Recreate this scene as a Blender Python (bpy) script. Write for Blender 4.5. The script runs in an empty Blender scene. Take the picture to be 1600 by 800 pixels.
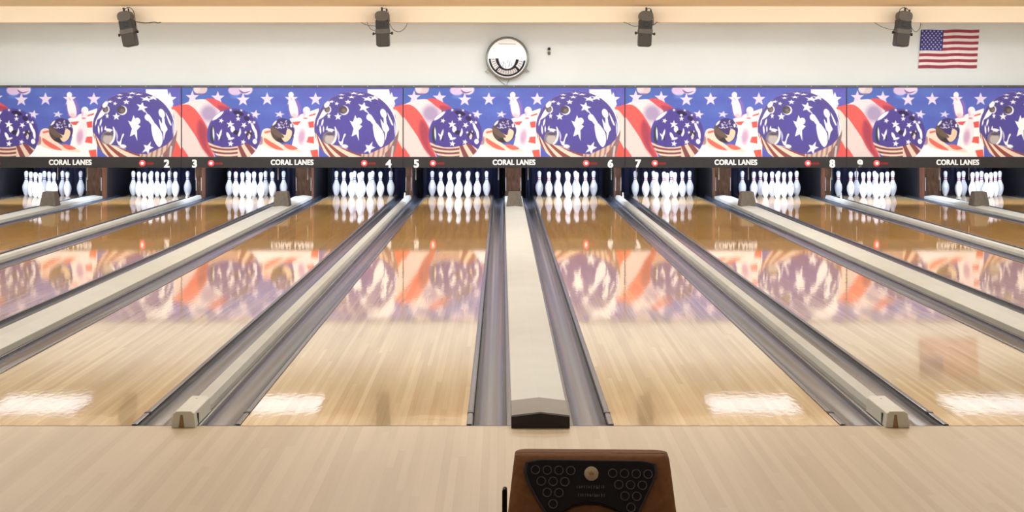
import bpy, math, random
import numpy as np
from mathutils import Vector
random.seed(7)
S = bpy.context.scene
COL = S.collection

# ------------------------------------------------------------------ helpers
def lin(c):
    return tuple((v/255.0/12.92) if v/255.0 <= .04045 else ((v/255.0+.055)/1.055)**2.4 for v in c)

def tag(o, label=None, cat=None, group=None, kind=None):
    if label: o['label'] = label
    if cat: o['category'] = cat
    if group: o['group'] = group
    if kind: o['kind'] = kind
    return o

def empty(name, loc=(0, 0, 0), rz=0.0):
    o = bpy.data.objects.new(name, None)
    o.empty_display_size = .1
    COL.objects.link(o)
    o.location = loc; o.rotation_euler = (0, 0, rz)
    return o

def copy_tree(o, parent=None):
    c = o.copy(); COL.objects.link(c)
    if parent is not None: c.parent = parent
    for ch in list(o.children): copy_tree(ch, c)
    return c

class MB:
    def __init__(s): s.v = []; s.f = []; s.m = []
    def add(s, vs, fs, mi=0):
        n = len(s.v); s.v += [tuple(p) for p in vs]
        s.f += [tuple(i+n for i in f) for f in fs]; s.m += [mi]*len(fs)
        return s
    def box(s, x0, x1, y0, y1, z0, z1, mi=0):
        vs = [(x0,y0,z0),(x1,y0,z0),(x1,y1,z0),(x0,y1,z0),(x0,y0,z1),(x1,y0,z1),(x1,y1,z1),(x0,y1,z1)]
        return s.add(vs, [(0,3,2,1),(4,5,6,7),(0,1,5,4),(1,2,6,5),(2,3,7,6),(3,0,4,7)], mi)
    def prism_y(s, prof, y0, y1, mi=0, taper=None):
        """profile of (x,z) extruded along y"""
        n = len(prof)
        vs = [(x, y0, z) for x, z in prof]
        p2 = taper or prof
        vs += [(x, y1, z) for x, z in p2]
        fs = [(i, (i+1) % n, n+(i+1) % n, n+i) for i in range(n)]
        fs += [tuple(range(n-1, -1, -1)), tuple(range(n, 2*n))]
        return s.add(vs, fs, mi)
    def lathe(s, prof, n=32, c=(0,0,0), axis='z', mi=0):
        vs = []; fs = []
        for r, h in prof:
            for k in range(n):
                a = 2*math.pi*k/n
                if axis == 'z': vs.append((c[0]+r*math.cos(a), c[1]+r*math.sin(a), c[2]+h))
                elif axis == 'y': vs.append((c[0]+r*math.cos(a), c[1]+h, c[2]+r*math.sin(a)))
                else: vs.append((c[0]+h, c[1]+r*math.cos(a), c[2]+r*math.sin(a)))
        for j in range(len(prof)-1):
            for k in range(n):
                a, b = j*n+k, j*n+(k+1) % n
                fs.append((a, b, b+n, a+n))
        fs.append(tuple(range(n-1, -1, -1))); m = (len(prof)-1)*n
        fs.append(tuple(range(m, m+n)))
        return s.add(vs, fs, mi)
    def tube(s, pts, r, n=8, mi=0):
        pts = [Vector(p) for p in pts]; rings = []
        for i, p in enumerate(pts):
            d = (pts[min(i+1, len(pts)-1)]-pts[max(i-1, 0)]).normalized()
            up = Vector((0, 0, 1)) if abs(d.z) < .9 else Vector((1, 0, 0))
            a = d.cross(up).normalized(); b = d.cross(a)
            rings.append([p+a*r*math.cos(2*math.pi*k/n)+b*r*math.sin(2*math.pi*k/n) for k in range(n)])
        vs = [q for ring in rings for q in ring]; fs = []
        for j in range(len(pts)-1):
            for k in range(n):
                a, b = j*n+k, j*n+(k+1) % n
                fs.append((a, b, b+n, a+n))
        fs.append(tuple(range(n-1, -1, -1))); m = (len(pts)-1)*n; fs.append(tuple(range(m, m+n)))
        return s.add(vs, fs, mi)
    def rbox(s, cx, cz, w, h, r, y0, y1, mi=0, w1=None, h1=None, n=5):
        """rounded-corner block facing the y axis"""
        def prof(w, h):
            out = []
            for (sx, sz, a0) in ((1,1,0),(-1,1,90),(-1,-1,180),(1,-1,270)):
                for k in range(n+1):
                    a = math.radians(a0+90*k/n)
                    out.append((cx+sx*(w/2-r)+r*math.cos(a), cz+sz*(h/2-r)+r*math.sin(a)))
            return out[::-1]
        return s.prism_y(prof(w, h), y0, y1, mi, prof(w1 or w, h1 or h))
    def build(s, name, mats, parent=None, loc=None, smooth=False, bevel=0.0, rot=None):
        me = bpy.data.meshes.new(name)
        me.from_pydata(s.v, [], s.f)
        if not isinstance(mats, (list, tuple)): mats = [mats]
        for m in mats: me.materials.append(m)
        me.polygons.foreach_set('material_index', s.m)
        import bmesh
        bm = bmesh.new(); bm.from_mesh(me)
        bmesh.ops.recalc_face_normals(bm, faces=bm.faces)
        bm.to_mesh(me); bm.free()
        if smooth:
            me.polygons.foreach_set('use_smooth', [True]*len(me.polygons))
            try: me.set_sharp_from_angle(angle=math.radians(38))
            except Exception: pass
        me.update()
        o = bpy.data.objects.new(name, me); COL.objects.link(o)
        if parent is not None: o.parent = parent
        if loc: o.location = loc
        if rot: o.rotation_euler = rot
        if bevel:
            b = o.modifiers.new('bevel', 'BEVEL'); b.width = bevel; b.segments = 3
            b.limit_method = 'ANGLE'; b.angle_limit = math.radians(40)
        return o

# ------------------------------------------------------------------ materials
def N(nt, t, **k):
    n = nt.nodes.new(t)
    for a, b in k.items(): setattr(n, a, b)
    return n

def base(name):
    m = bpy.data.materials.new(name); m.use_nodes = True
    nt = m.node_tree; p = nt.nodes['Principled BSDF']
    return m, nt, p

def mat(name, c, rough=.5, metal=0.0, var=.12, scale=6.0, stretch=(1, 1, 1), bump=0.0, bscale=40.0, spec=.5):
    m, nt, p = base(name)
    tc = N(nt, 'ShaderNodeTexCoord'); mp = N(nt, 'ShaderNodeMapping'); mp.inputs['Scale'].default_value = stretch
    nt.links.new(tc.outputs['Object'], mp.inputs['Vector'])
    no = N(nt, 'ShaderNodeTexNoise'); no.inputs['Scale'].default_value = scale; no.inputs['Detail'].default_value = 4
    nt.links.new(mp.outputs[0], no.inputs['Vector'])
    r = N(nt, 'ShaderNodeValToRGB'); L = lin(c)
    r.color_ramp.elements[0].position = .3; r.color_ramp.elements[1].position = .7
    r.color_ramp.elements[0].color = tuple(v*(1-var) for v in L)+(1,)
    r.color_ramp.elements[1].color = tuple(min(1, v*(1+var)) for v in L)+(1,)
    nt.links.new(no.outputs['Fac'], r.inputs['Fac']); nt.links.new(r.outputs['Color'], p.inputs['Base Color'])
    p.inputs['Roughness'].default_value = rough; p.inputs['Metallic'].default_value = metal
    p.inputs['Specular IOR Level'].default_value = spec
    if bump:
        n2 = N(nt, 'ShaderNodeTexNoise'); n2.inputs['Scale'].default_value = bscale
        nt.links.new(mp.outputs[0], n2.inputs['Vector'])
        b = N(nt, 'ShaderNodeBump'); b.inputs['Distance'].default_value = bump; b.inputs['Strength'].default_value = 1
        nt.links.new(n2.outputs['Fac'], b.inputs['Height']); nt.links.new(b.outputs[0], p.inputs['Normal'])
    return m

def emis(name, c, power):
    m, nt, p = base(name)
    p.inputs['Base Color'].default_value = lin(c)+(1,)
    p.inputs['Emission Color'].default_value = lin(c)+(1,)
    p.inputs['Emission Strength'].default_value = power
    return m

def board_mat(name, dark, light, rough, bw, ripple, wear=.15, streak=.6, joint=.22, spec=.5, pine=None):
    """floor boards running along y, with board-to-board colour and a slightly uneven varnish"""
    m, nt, p = base(name); L = nt.links.new
    tc = N(nt, 'ShaderNodeTexCoord'); oi = N(nt, 'ShaderNodeObjectInfo')
    sep = N(nt, 'ShaderNodeSeparateXYZ'); L(tc.outputs['Object'], sep.inputs[0])
    dv = N(nt, 'ShaderNodeMath', operation='DIVIDE'); dv.inputs[1].default_value = bw; L(sep.outputs['X'], dv.inputs[0])
    fl = N(nt, 'ShaderNodeMath', operation='FLOOR'); L(dv.outputs[0], fl.inputs[0])
    fr = N(nt, 'ShaderNodeMath', operation='FRACT'); L(dv.outputs[0], fr.inputs[0])
    # board length sections
    w1 = N(nt, 'ShaderNodeTexWhiteNoise', noise_dimensions='1D'); L(fl.outputs[0], w1.inputs['W'])
    ym = N(nt, 'ShaderNodeMath', operation='MULTIPLY_ADD'); L(w1.outputs['Value'], ym.inputs[0]); ym.inputs[1].default_value = 5.0
    L(sep.outputs['Y'], ym.inputs[2])
    yd = N(nt, 'ShaderNodeMath', operation='DIVIDE'); L(ym.outputs[0], yd.inputs[0]); yd.inputs[1].default_value = 2.6
    yf = N(nt, 'ShaderNodeMath', operation='FLOOR'); L(yd.outputs[0], yf.inputs[0])
    cb = N(nt, 'ShaderNodeCombineXYZ'); L(fl.outputs[0], cb.inputs[0]); L(yf.outputs[0], cb.inputs[1]); L(oi.outputs['Random'], cb.inputs[2])
    w2 = N(nt, 'ShaderNodeTexWhiteNoise', noise_dimensions='3D'); L(cb.outputs[0], w2.inputs['Vector'])
    # grain
    mp = N(nt, 'ShaderNodeMapping'); mp.inputs['Scale'].default_value = (14, .5, 1); L(tc.outputs['Object'], mp.inputs['Vector'])
    g = N(nt, 'ShaderNodeTexNoise', noise_dimensions='4D'); g.inputs['Scale'].default_value = 1.6; g.inputs['Detail'].default_value = 5
    L(mp.outputs[0], g.inputs['Vector']); om = N(nt, 'ShaderNodeMath', operation='MULTIPLY'); om.inputs[1].default_value = 50
    L(oi.outputs['Random'], om.inputs[0]); L(om.outputs[0], g.inputs['W'])
    mx = N(nt, 'ShaderNodeMix', data_type='FLOAT'); mx.inputs[0].default_value = streak
    L(w2.outputs['Value'], mx.inputs[2]); L(g.outputs['Fac'], mx.inputs[3])
    r = N(nt, 'ShaderNodeValToRGB'); r.color_ramp.elements[0].color = lin(dark)+(1,); r.color_ramp.elements[1].color = lin(light)+(1,)
    r.color_ramp.elements[0].position = .15; r.color_ramp.elements[1].position = .8
    L(mx.outputs[0], r.inputs['Fac'])
    rc = r.outputs['Color']
    if pine:   # maple at both ends of the lane, golden pine boards in between
        r2 = N(nt, 'ShaderNodeValToRGB'); r2.color_ramp.elements[0].color = lin(pine[0])+(1,); r2.color_ramp.elements[1].color = lin(pine[1])+(1,)
        r2.color_ramp.elements[0].position = .15; r2.color_ramp.elements[1].position = .8; L(mx.outputs[0], r2.inputs['Fac'])
        g1 = N(nt, 'ShaderNodeMapRange', interpolation_type='SMOOTHSTEP'); g1.inputs[1].default_value = 2.5; g1.inputs[2].default_value = 9.0; L(sep.outputs['Y'], g1.inputs[0])
        g2 = N(nt, 'ShaderNodeMath', operation='LESS_THAN'); L(sep.outputs['Y'], g2.inputs[0]); g2.inputs[1].default_value = 18.0
        gm = N(nt, 'ShaderNodeMath', operation='MULTIPLY'); L(g1.outputs[0], gm.inputs[0]); L(g2.outputs[0], gm.inputs[1])
        mm = N(nt, 'ShaderNodeMix', data_type='RGBA'); L(gm.outputs[0], mm.inputs[0]); L(rc, mm.inputs[6]); L(r2.outputs['Color'], mm.inputs[7])
        rc = mm.outputs[2]
    # large worn areas
    mp2 = N(nt, 'ShaderNodeMapping'); mp2.inputs['Scale'].default_value = (2.2, .55, 1); L(tc.outputs['Object'], mp2.inputs['Vector'])
    wn = N(nt, 'ShaderNodeTexNoise', noise_dimensions='4D'); wn.inputs['Scale'].default_value = 1.0; wn.inputs['Detail'].default_value = 3
    L(mp2.outputs[0], wn.inputs['Vector']); L(om.outputs[0], wn.inputs['W'])
    wr = N(nt, 'ShaderNodeMapRange'); wr.inputs[1].default_value = .4; wr.inputs[2].default_value = .75; wr.inputs[3].default_value = 0; wr.inputs[4].default_value = wear
    L(wn.outputs['Fac'], wr.inputs[0])
    mc = N(nt, 'ShaderNodeMix', data_type='RGBA'); L(wr.outputs[0], mc.inputs[0]); L(rc, mc.inputs[6])
    mc.inputs[7].default_value = tuple(v*.45 for v in lin(dark))+(1,)
    # joints
    jt = N(nt, 'ShaderNodeMath', operation='LESS_THAN'); L(fr.outputs[0], jt.inputs[0]); jt.inputs[1].default_value = .06
    js = N(nt, 'ShaderNodeMath', operation='MULTIPLY'); L(jt.outputs[0], js.inputs[0]); js.inputs[1].default_value = joint
    mj = N(nt, 'ShaderNodeMix', data_type='RGBA'); L(js.outputs[0], mj.inputs[0]); L(mc.outputs[2], mj.inputs[6])
    mj.inputs[7].default_value = tuple(v*.35 for v in lin(dark))+(1,)
    L(mj.outputs[2], p.inputs['Base Color'])
    p.inputs['Roughness'].default_value = rough; p.inputs['Specular IOR Level'].default_value = spec
    # uneven varnish
    mb = N(nt, 'ShaderNodeMapping'); mb.inputs['Scale'].default_value = (1, .45, 1); L(tc.outputs['Object'], mb.inputs['Vector'])
    rp = N(nt, 'ShaderNodeTexNoise'); rp.inputs['Scale'].default_value = 30; rp.inputs['Detail'].default_value = 2.5
    L(mb.outputs[0], rp.inputs['Vector'])
    b = N(nt, 'ShaderNodeBump'); b.inputs['Strength'].default_value = 1; b.inputs['Distance'].default_value = ripple
    L(rp.outputs['Fac'], b.inputs['Height']); L(b.outputs[0], p.inputs['Normal'])
    return m

def attr_mat(name, rough, spec=.5):
    m, nt, p = base(name)
    a = N(nt, 'ShaderNodeAttribute'); a.attribute_name = 'print'
    nt.links.new(a.outputs['Color'], p.inputs['Base Color'])
    p.inputs['Roughness'].default_value = rough; p.inputs['Specular IOR Level'].default_value = spec
    return m

M = {
 'lane': board_mat('lane_wood', (184,154,112), (222,198,158), .035, .0264, .00023, wear=.28, streak=.65, joint=.25, pine=((164,120,62), (192,150,90))),
 'approach': board_mat('approach_wood', (184,164,134), (202,184,156), .42, .033, .00008, wear=.16, streak=.6, joint=.1, spec=.3),
 'gutter': mat('gutter_grey_plastic', (76,77,82), .2, 0, .12, 3, (8, .8, 8), bump=.00012, bscale=12),
 'gutterline': mat('gutter_groove', (50,49,52), .5),
 'cap_wide': mat('cream_divider', (176,174,162), .42, 0, .05, 3),
 'cap_narrow': mat('cream_capping', (172,170,159), .4, 0, .06, 3),
 'endtop': mat('taupe_rubber', (128,119,107), .6, 0, .06, 5),
 'endblock': mat('black_rubber', (24,16,17), .6),
 'whitebox': mat('offwhite_moulding', (200,197,184), .4, 0, .04),
 'rust': mat('worn_brown', (140,108,74), .7),
 'blockwood': mat('brown_grey_block', (86,76,64), .7, 0, .2, 20),
 'kick': mat('kickback_wood', (46,31,21), .85, 0, .5, 5, (5, 5, 1.4), spec=.04),
 'kick_orange': mat('kickback_orange_edge', (104,62,38), .6, 0, .25, 6, (3, 3, 1)),
 'kick_dark': mat('kickback_dark_rear', (30,28,32), .6, 0, .3, 8),
 'scrape': mat('scraped_metal', (150,146,140), .35, .4, .2, 10),
 'navy': mat('navy_pit_curtain', (15,19,48), .75, 0, .35, 4, (4, 4, 1)),
 'black': mat('black_paint', (20,20,22), .5),
 'fascia': mat('charcoal_fascia', (38,37,39), .38, 0, .12, 8),
 'rail': mat('grey_top_rail', (84,82,84), .4, .3, .2, 8),
 'seam': mat('dark_panel_edge', (40,34,50), .5),
 'letter': mat('white_lettering', (246,244,242), .5, 0, .01),
 'wall': mat('white_wall_paint', (226,231,230), .85, 0, .012, 2.0, bump=.001, bscale=120),
 'header': mat('cream_header_paint', (250,240,222), .8, 0, .012, 2.0),
 'ceiling': mat('tan_ceiling_paint', (242,229,204), .85, 0, .02, 2.0),
 'sidewall': mat('side_wall_paint', (228,222,208), .85, 0, .03, 2.0),
 'subfloor': mat('dark_subfloor', (44,40,38), .8),
 'pin': mat('pin_white', (246,246,248), .16, 0, .01),
 'pin_blue': mat('pin_stripe_blue', (52,54,92), .3),
 'pin_red': mat('pin_stripe_red', (165,40,60), .3),
 'hood': mat('hood_brown', (116,78,50), .65, 0, .14, 60, spec=.06),
 'panel': mat('panel_black', (20,14,16), .5, 0, .1, spec=.12),
 'ring': mat('panel_ring_grey', (94,84,90), .5, spec=.2),
 'panel_edge': mat('panel_rim', (54,45,46), .5, spec=.2),
 'gold': mat('emblem_gold', (160,140,114), .5, 0),
 'orange': mat('emblem_orange', (150,92,40), .5),
 'dimtext': mat('panel_dim_lettering', (84,72,76), .6),
 'fix_dark': mat('lamp_black', (16,12,11), .5, 0, .2, 10),
 'fix_brown': mat('lamp_bronze', (44,36,29), .5, 0, .15, 10),
 'fix_grey': mat('lamp_grey', (84,79,71), .5, 0, .15, 10),
 'cable': mat('cable_black', (48,44,40), .6),
 'steel': mat('steel', (150,150,152), .3, .8),
 'clockrim': mat('clock_rim', (132,134,130), .28, .5, .08),
 'red_glow': emis('ball_light_red', (255,60,60), 1.2),
 'red_core': emis('ball_light_core', (255,190,190), 2.2),
 'red_dim': emis('lamp_window_red', (120,16,20), .06),
 'tube_warm': emis('fluorescent_white', (240,246,255), 1.5),
 'tube_cool': emis('pin_light_cool', (214,228,255), 400),
 'mural': attr_mat('mural_print', .4, .3),
 'print': attr_mat('flag_cloth_print', .8, .2),
 'clockface': attr_mat('clock_face_print_reflections', .12, .6),
}

# ------------------------------------------------------------------ picture painter for printed things
class Paint:
    def __init__(s, w, h, nx, ny, bg):
        s.w, s.h, s.nx, s.ny = w, h, nx, ny
        s.u, s.v = np.meshgrid(np.linspace(0, w, nx), np.linspace(0, h, ny))
        s.c = np.zeros((ny, nx, 3)); s.c[:] = bg
        s.clip = None
    def put(s, d, c, a=1.0, soft=.9):
        k = np.clip(.5-d/soft, 0, 1)*a
        if s.clip is not None: k = k*s.clip
        c = np.asarray(c, float)
        s.c = s.c*(1-k[..., None])+c*k[..., None]
    def ell(s, x, y, rx, ry, c, ang=0, a=1.0, soft=.9):
        s.put(s.dell(x, y, rx, ry, ang), c, a, soft)
    def dell(s, x, y, rx, ry, ang=0):
        t = math.radians(ang); dx, dy = s.u-x, s.v-y
        p = dx*math.cos(t)+dy*math.sin(t); q = -dx*math.sin(t)+dy*math.cos(t)
        return (np.sqrt((p/rx)**2+(q/ry)**2)-1)*min(rx, ry)
    def dpoly(s, pts):
        P = np.array(pts, float); n = len(P)
        d = np.full(s.u.shape, 1e9); inside = np.zeros(s.u.shape, bool)
        for i in range(n):
            a, b = P[i], P[(i+1) % n]; e = b-a
            wx, wy = s.u-a[0], s.v-a[1]
            t = np.clip((wx*e[0]+wy*e[1])/max(e@e, 1e-9), 0, 1)
            d = np.minimum(d, (wx-e[0]*t)**2+(wy-e[1]*t)**2)
            if a[1] != b[1]:
                cond = ((a[1] > s.v) != (b[1] > s.v)) & (s.u < (b[0]-a[0])*(s.v-a[1])/(b[1]-a[1])+a[0])
                inside ^= cond
        d = np.sqrt(d)
        return np.where(inside, -d, d)
    def poly(s, pts, c, a=1.0, soft=.9): s.put(s.dpoly(pts), c, a, soft)
    def smooth(s, pts, c, a=1.0, soft=.9):
        P = [np.array(p, float) for p in pts]; out = []; n = len(P)
        for i in range(n):
            p0, p1, p2, p3 = P[i-1], P[i], P[(i+1) % n], P[(i+2) % n]
            for k in range(4):
                t = k/4
                out.append(.5*((2*p1)+(-p0+p2)*t+(2*p0-5*p1+4*p2-p3)*t*t+(-p0+3*p1-3*p2+p3)*t**3))
        s.poly(out, c, a, soft)
    def star(s, x, y, r, c, rot=0, sx=1, sy=1, a=1.0, shear=0, inner=.42):
        pts = []
        for k in range(10):
            t = math.radians(rot-90+36*k); q = r if k % 2 == 0 else r*inner
            px, py = q*math.cos(t)*sx, q*math.sin(t)*sy
            pts.append((x+px+shear*py, y+py))
        s.poly(pts, c, a)
    def line(s, x0, y0, x1, y1, w, c, a=1.0, w1=None):
        dx, dy = x1-x0, y1-y0; L = math.hypot(dx, dy) or 1; nx, ny = -dy/L, dx/L; w1 = w if w1 is None else w1
        s.poly([(x0+nx*w/2, y0+ny*w/2), (x1+nx*w1/2, y1+ny*w1/2), (x1-nx*w1/2, y1-ny*w1/2), (x0-nx*w/2, y0-ny*w/2)], c, a)
    def mesh(s, name, W, H, material, parent, bulge=None, keep=None):
        """grid in the xz plane, centred, facing -y, colours stored at its vertices"""
        nx, ny = s.nx, s.ny
        X = (s.u/s.w-.5)*W; Z = (.5-s.v/s.h)*H; Y = np.zeros_like(X) if bulge is None else bulge(X, Z)
        co = np.stack([X, Y, Z], -1).reshape(-1, 3)
        i = np.arange(ny*nx).reshape(ny, nx)
        q = np.stack([i[:-1, :-1], i[1:, :-1], i[1:, 1:], i[:-1, 1:]], -1).reshape(-1, 4)
        if keep is not None:
            k = keep(X, Z); kk = (k[:-1, :-1] & k[1:, :-1] & k[1:, 1:] & k[:-1, 1:]).reshape(-1)
            q = q[kk]
            used = np.unique(q); mp = -np.ones(len(co), int); mp[used] = np.arange(len(used)); q = mp[q]; co = co[used]
            cc = s.c.reshape(-1, 3)[used]
        else: cc = s.c.reshape(-1, 3)
        me = bpy.data.meshes.new(name)
        me.vertices.add(len(co)); me.vertices.foreach_set('co', co.ravel())
        me.loops.add(q.size); me.loops.foreach_set('vertex_index', q.ravel())
        me.polygons.add(len(q)); me.polygons.foreach_set('loop_start', np.arange(len(q))*4)
        me.update(calc_edges=True)
        at = me.color_attributes.new('print', 'FLOAT_COLOR', 'POINT')
        c = np.clip(cc, 0, 255)/255; L = np.where(c <= .04045, c/12.92, ((c+.055)/1.055)**2.4)
        at.data.foreach_set('color', np.concatenate([L, np.ones((len(L), 1))], 1).ravel())
        me.materials.append(material)
        o = bpy.data.objects.new(name, me); COL.objects.link(o)
        if parent is not None: o.parent = parent
        return o

# ------------------------------------------------------------------ camera and plan
D = 7.64                     # camera to foul line
cam_d = bpy.data.cameras.new('camera'); cam = bpy.data.objects.new('camera', cam_d); COL.objects.link(cam)
cam_d.sensor_width = 36; cam_d.lens = 2560/1600*36; cam_d.shift_x = 15.5/1600; cam_d.shift_y = -239/1600
cam.location = (-.178, -D, 1.5045); cam.rotation_euler = (math.radians(90), 0, 0)
cam_d.clip_end = 200
S.camera = cam

NW = ['zero', 'one', 'two', 'three', 'four', 'five', 'six', 'seven', 'eight', 'nine', 'ten']
PAIR = 3.308; LW = 1.054; GW = .21
lanes = {}
for k in range(5):
    c = (k-2)*PAIR
    lanes[2*k+1] = c-.872; lanes[2*k+2] = c+.872
wide = {(2*k+1, 2*k+2): (k-2)*PAIR for k in range(5)}
narrow = {(2*k, 2*k+1): (k-2.5)*PAIR for k in range(6)}
MASK_Y = 16.81; LANE_END = 19.3; KB_Y = 18.2

# ------------------------------------------------------------------ room shell
def struct(name, mb, m, **k):
    o = mb.build(name, m, **k); o['kind'] = 'structure'; return o
struct('floor', MB().box(-9, 9, -12, -.004, -.2, 0), M['approach'])
struct('floor_below_lanes', MB().box(-9, 9, -.004, 21, -.35, -.2), M['subfloor'])
struct('floor_side_left', MB().box(-9, -8.33, .0, 16.8, -.2, 0), M['cap_narrow'])
struct('floor_side_right', MB().box(8.33, 9, .0, 16.8, -.2, 0), M['cap_narrow'])
struct('trim_foul_line', MB().box(-9, 9, -.006, .0, -.02, .0008), M['gutterline'])
struct('wall_back', MB().box(-9, 9, 16.9, 17.0, 1.2, 2.9), M['wall'])
struct('wall_left', MB().box(-9.15, -9, -12, 21, -.2, 2.9), M['sidewall'])
struct('wall_right', MB().box(9, 9.15, -12, 21, -.2, 2.9), M['sidewall'])
struct('wall_front', MB().box(-9.15, 9.15, -12.15, -12, -.2, 2.9), M['sidewall'])
struct('ceiling', MB().box(-9, 9, -12, 13.56, 2.755, 2.9), M['ceiling'])
struct('ceiling_behind_header', MB().box(-9, 9, 13.76, 16.9, 2.755, 2.9), M['sidewall'])
struct('trim_ceiling_header', MB().box(-9, 9, 13.56, 13.76, 2.548, 2.9), M['header'])
struct('wall_pit', MB().box(-9, 9, 20.9, 21.0, -.2, 1.3), M['black'])
struct('ceiling_pit', MB().box(-9, 9, 17.0, 20.9, 1.2, 1.3), M['black'])

# ------------------------------------------------------------------ lanes, gutters, dividers
for n, x in lanes.items():
    o = MB().box(-LW/2, LW/2, 0, LANE_END, -.06, 0).build('bowling_lane', M['lane'], loc=(x, 0, 0))
    t = 'glossy wooden bowling lane running to the pins under the number %s' % NW[n]
    if n == 1: t = 'glossy wooden bowling lane, leftmost one, short stretch in view at the frame edge'
    if n == 10: t = 'glossy wooden bowling lane, rightmost one, to the right of lane nine'
    tag(o, t, 'bowling lane', 'glossy wooden bowling lanes')

def gutter_meshes():
    # local x: 0 at the lane edge, GW at the divider
    fl = .028; inner = GW-.02
    top = [(0, -.002), (fl, -.002)]
    tr = []
    for k in range(15):
        a = math.pi*k/14
        cx = (fl+.006+inner)/2; r = (inner-fl-.006)/2
        tr.append((cx-r*math.cos(a), -.004-.058*math.sin(a)))
    top += [(fl+.003, -.012)]+tr+[(GW-.016, -.002), (GW, -.002)]
    prof = top+[(GW, -.075), (0, -.075)]
    body = MB(); body.prism_y(prof, 0, LANE_END-.02)
    lip = MB(); lip.prism_y([(.002, .0), (fl-.004, .0), (fl-.002, .004), (fl-.006, .006), (.006, .006), (.002, .004)], .32, 18.6)
    lipn = MB(); lipn.prism_y([(.002, .0), (fl-.004, .0), (fl-.002, .004), (fl-.006, .006), (.006, .006), (.002, .004)], .01, .29)
    return body, lip, lipn
gb, gl, gn = gutter_meshes()
groot = empty('gutter')
gb.build('channel', M['gutter'], groot, smooth=True)
gl.build('edge_strip', M['gutter'], groot); gn.build('edge_strip', M['gutter'], groot)
MB().box(.0, .03, .288, .322, -.003, .0075).build('joint_gap', M['gutterline'], groot)
first = True
for n, x in lanes.items():
    for side in (-1, 1):
        g = groot if first else copy_tree(groot); first = False
        g.location = (x+side*LW/2, 0, 0); g.scale = (side, 1, 1)
        sn = 'left' if side < 0 else 'right'
        ln = 'lane %s' % NW[n] if 1 < n < 10 else ('the leftmost lane' if n == 1 else 'the rightmost lane')
        tag(g, 'long grey gutter along the %s side of %s' % (sn, ln), 'gutter', 'grey gutters beside the lanes')

def pairname(a, b):
    if a == 0: return 'beyond the leftmost lane'
    if b == 11: return 'beyond the rightmost lane'
    if a == 1: return 'between the leftmost lane and lane two'
    if b == 10: return 'between lane nine and the rightmost lane'
    return 'between lanes %s and %s' % (NW[a], NW[b])

# wide divider
w = empty('wide_divider'); hw = .135
MB().prism_y([(-hw, -.1), (hw, -.1), (hw, .036), (.0, .05), (-hw, .036)], .33, KB_Y).build('capping', M['cap_wide'], w, bevel=.004)
MB().prism_y([(-hw, -.06), (hw, -.06), (hw, .058), (.0, .074), (-hw, .058)], -.05, .33).build('end_cap', M['endtop'], w, bevel=.003)
MB().prism_y([(-hw, .0), (hw, .0), (hw, .054), (.0, .071), (-hw, .054)], -.066, -.05).build('end_plate', M['endblock'], w, bevel=.002)
bx = MB()
vs = [(-.115, 15.55, .04), (.115, 15.55, .04), (.115, 15.85, .04), (-.115, 15.85, .04), (-.085, 15.6, .245), (.085, 15.6, .245), (.085, 15.8, .245), (-.085, 15.8, .245)]
bx.add(vs, [(0,3,2,1),(4,5,6,7),(0,1,5,4),(1,2,6,5),(2,3,7,6),(3,0,4,7)])
bx.build('sensor_box', M['blockwood'], w, bevel=.012)
first = True
for (a, b), x in wide.items():
    o = w if first else copy_tree(w); first = False
    o.location = (x, 0, 0)
    tag(o, 'wide cream divider with far brown box, %s' % pairname(a, b), 'lane divider', 'wide cream dividers')
# narrow divider
w = empty('narrow_divider'); hn = .045
MB().prism_y([(-hn, -.1), (hn, -.1), (hn, .02), (.032, .05), (-.032, .05), (-hn, .02)], .3, KB_Y).build('capping', M['cap_narrow'], w, bevel=.004)
MB().prism_y([(-.056, .0), (.056, .0), (.048, .066), (.034, .076), (-.034, .076), (-.048, .066)], -.05, .36).build('end_cap', M['whitebox'], w, bevel=.004)
MB().prism_y([(-.022, .002), (.004, .002), (-.004, .06), (-.014, .06)], -.053, -.048).build('worn_patch', M['rust'], w)
MB().lathe([(.005, 0), (.005, .002), (.001, .003)], 12, (0, .28, .0755)).build('screw', M['steel'], w)
MB().box(.046, .0565, .02, .035, .001, .055).box(-.0565, -.046, .02, .035, .001, .055).build('slot', M['gutterline'], w)
pk = MB().lathe([(.012, 0), (.016, .03), (.009, .07), (.011, .09), (.004, .1)], 12, (-.0, 17.2, .049)); pk.build('marker_peg', M['whitebox'], w, smooth=True)
first = True
for (a, b), x in narrow.items():
    o = w if first else copy_tree(w); first = False
    o.location = (x, 0, 0)
    tag(o, 'narrow cream divider with white end block, %s' % pairname(a, b), 'lane divider', 'narrow cream dividers')

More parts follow.
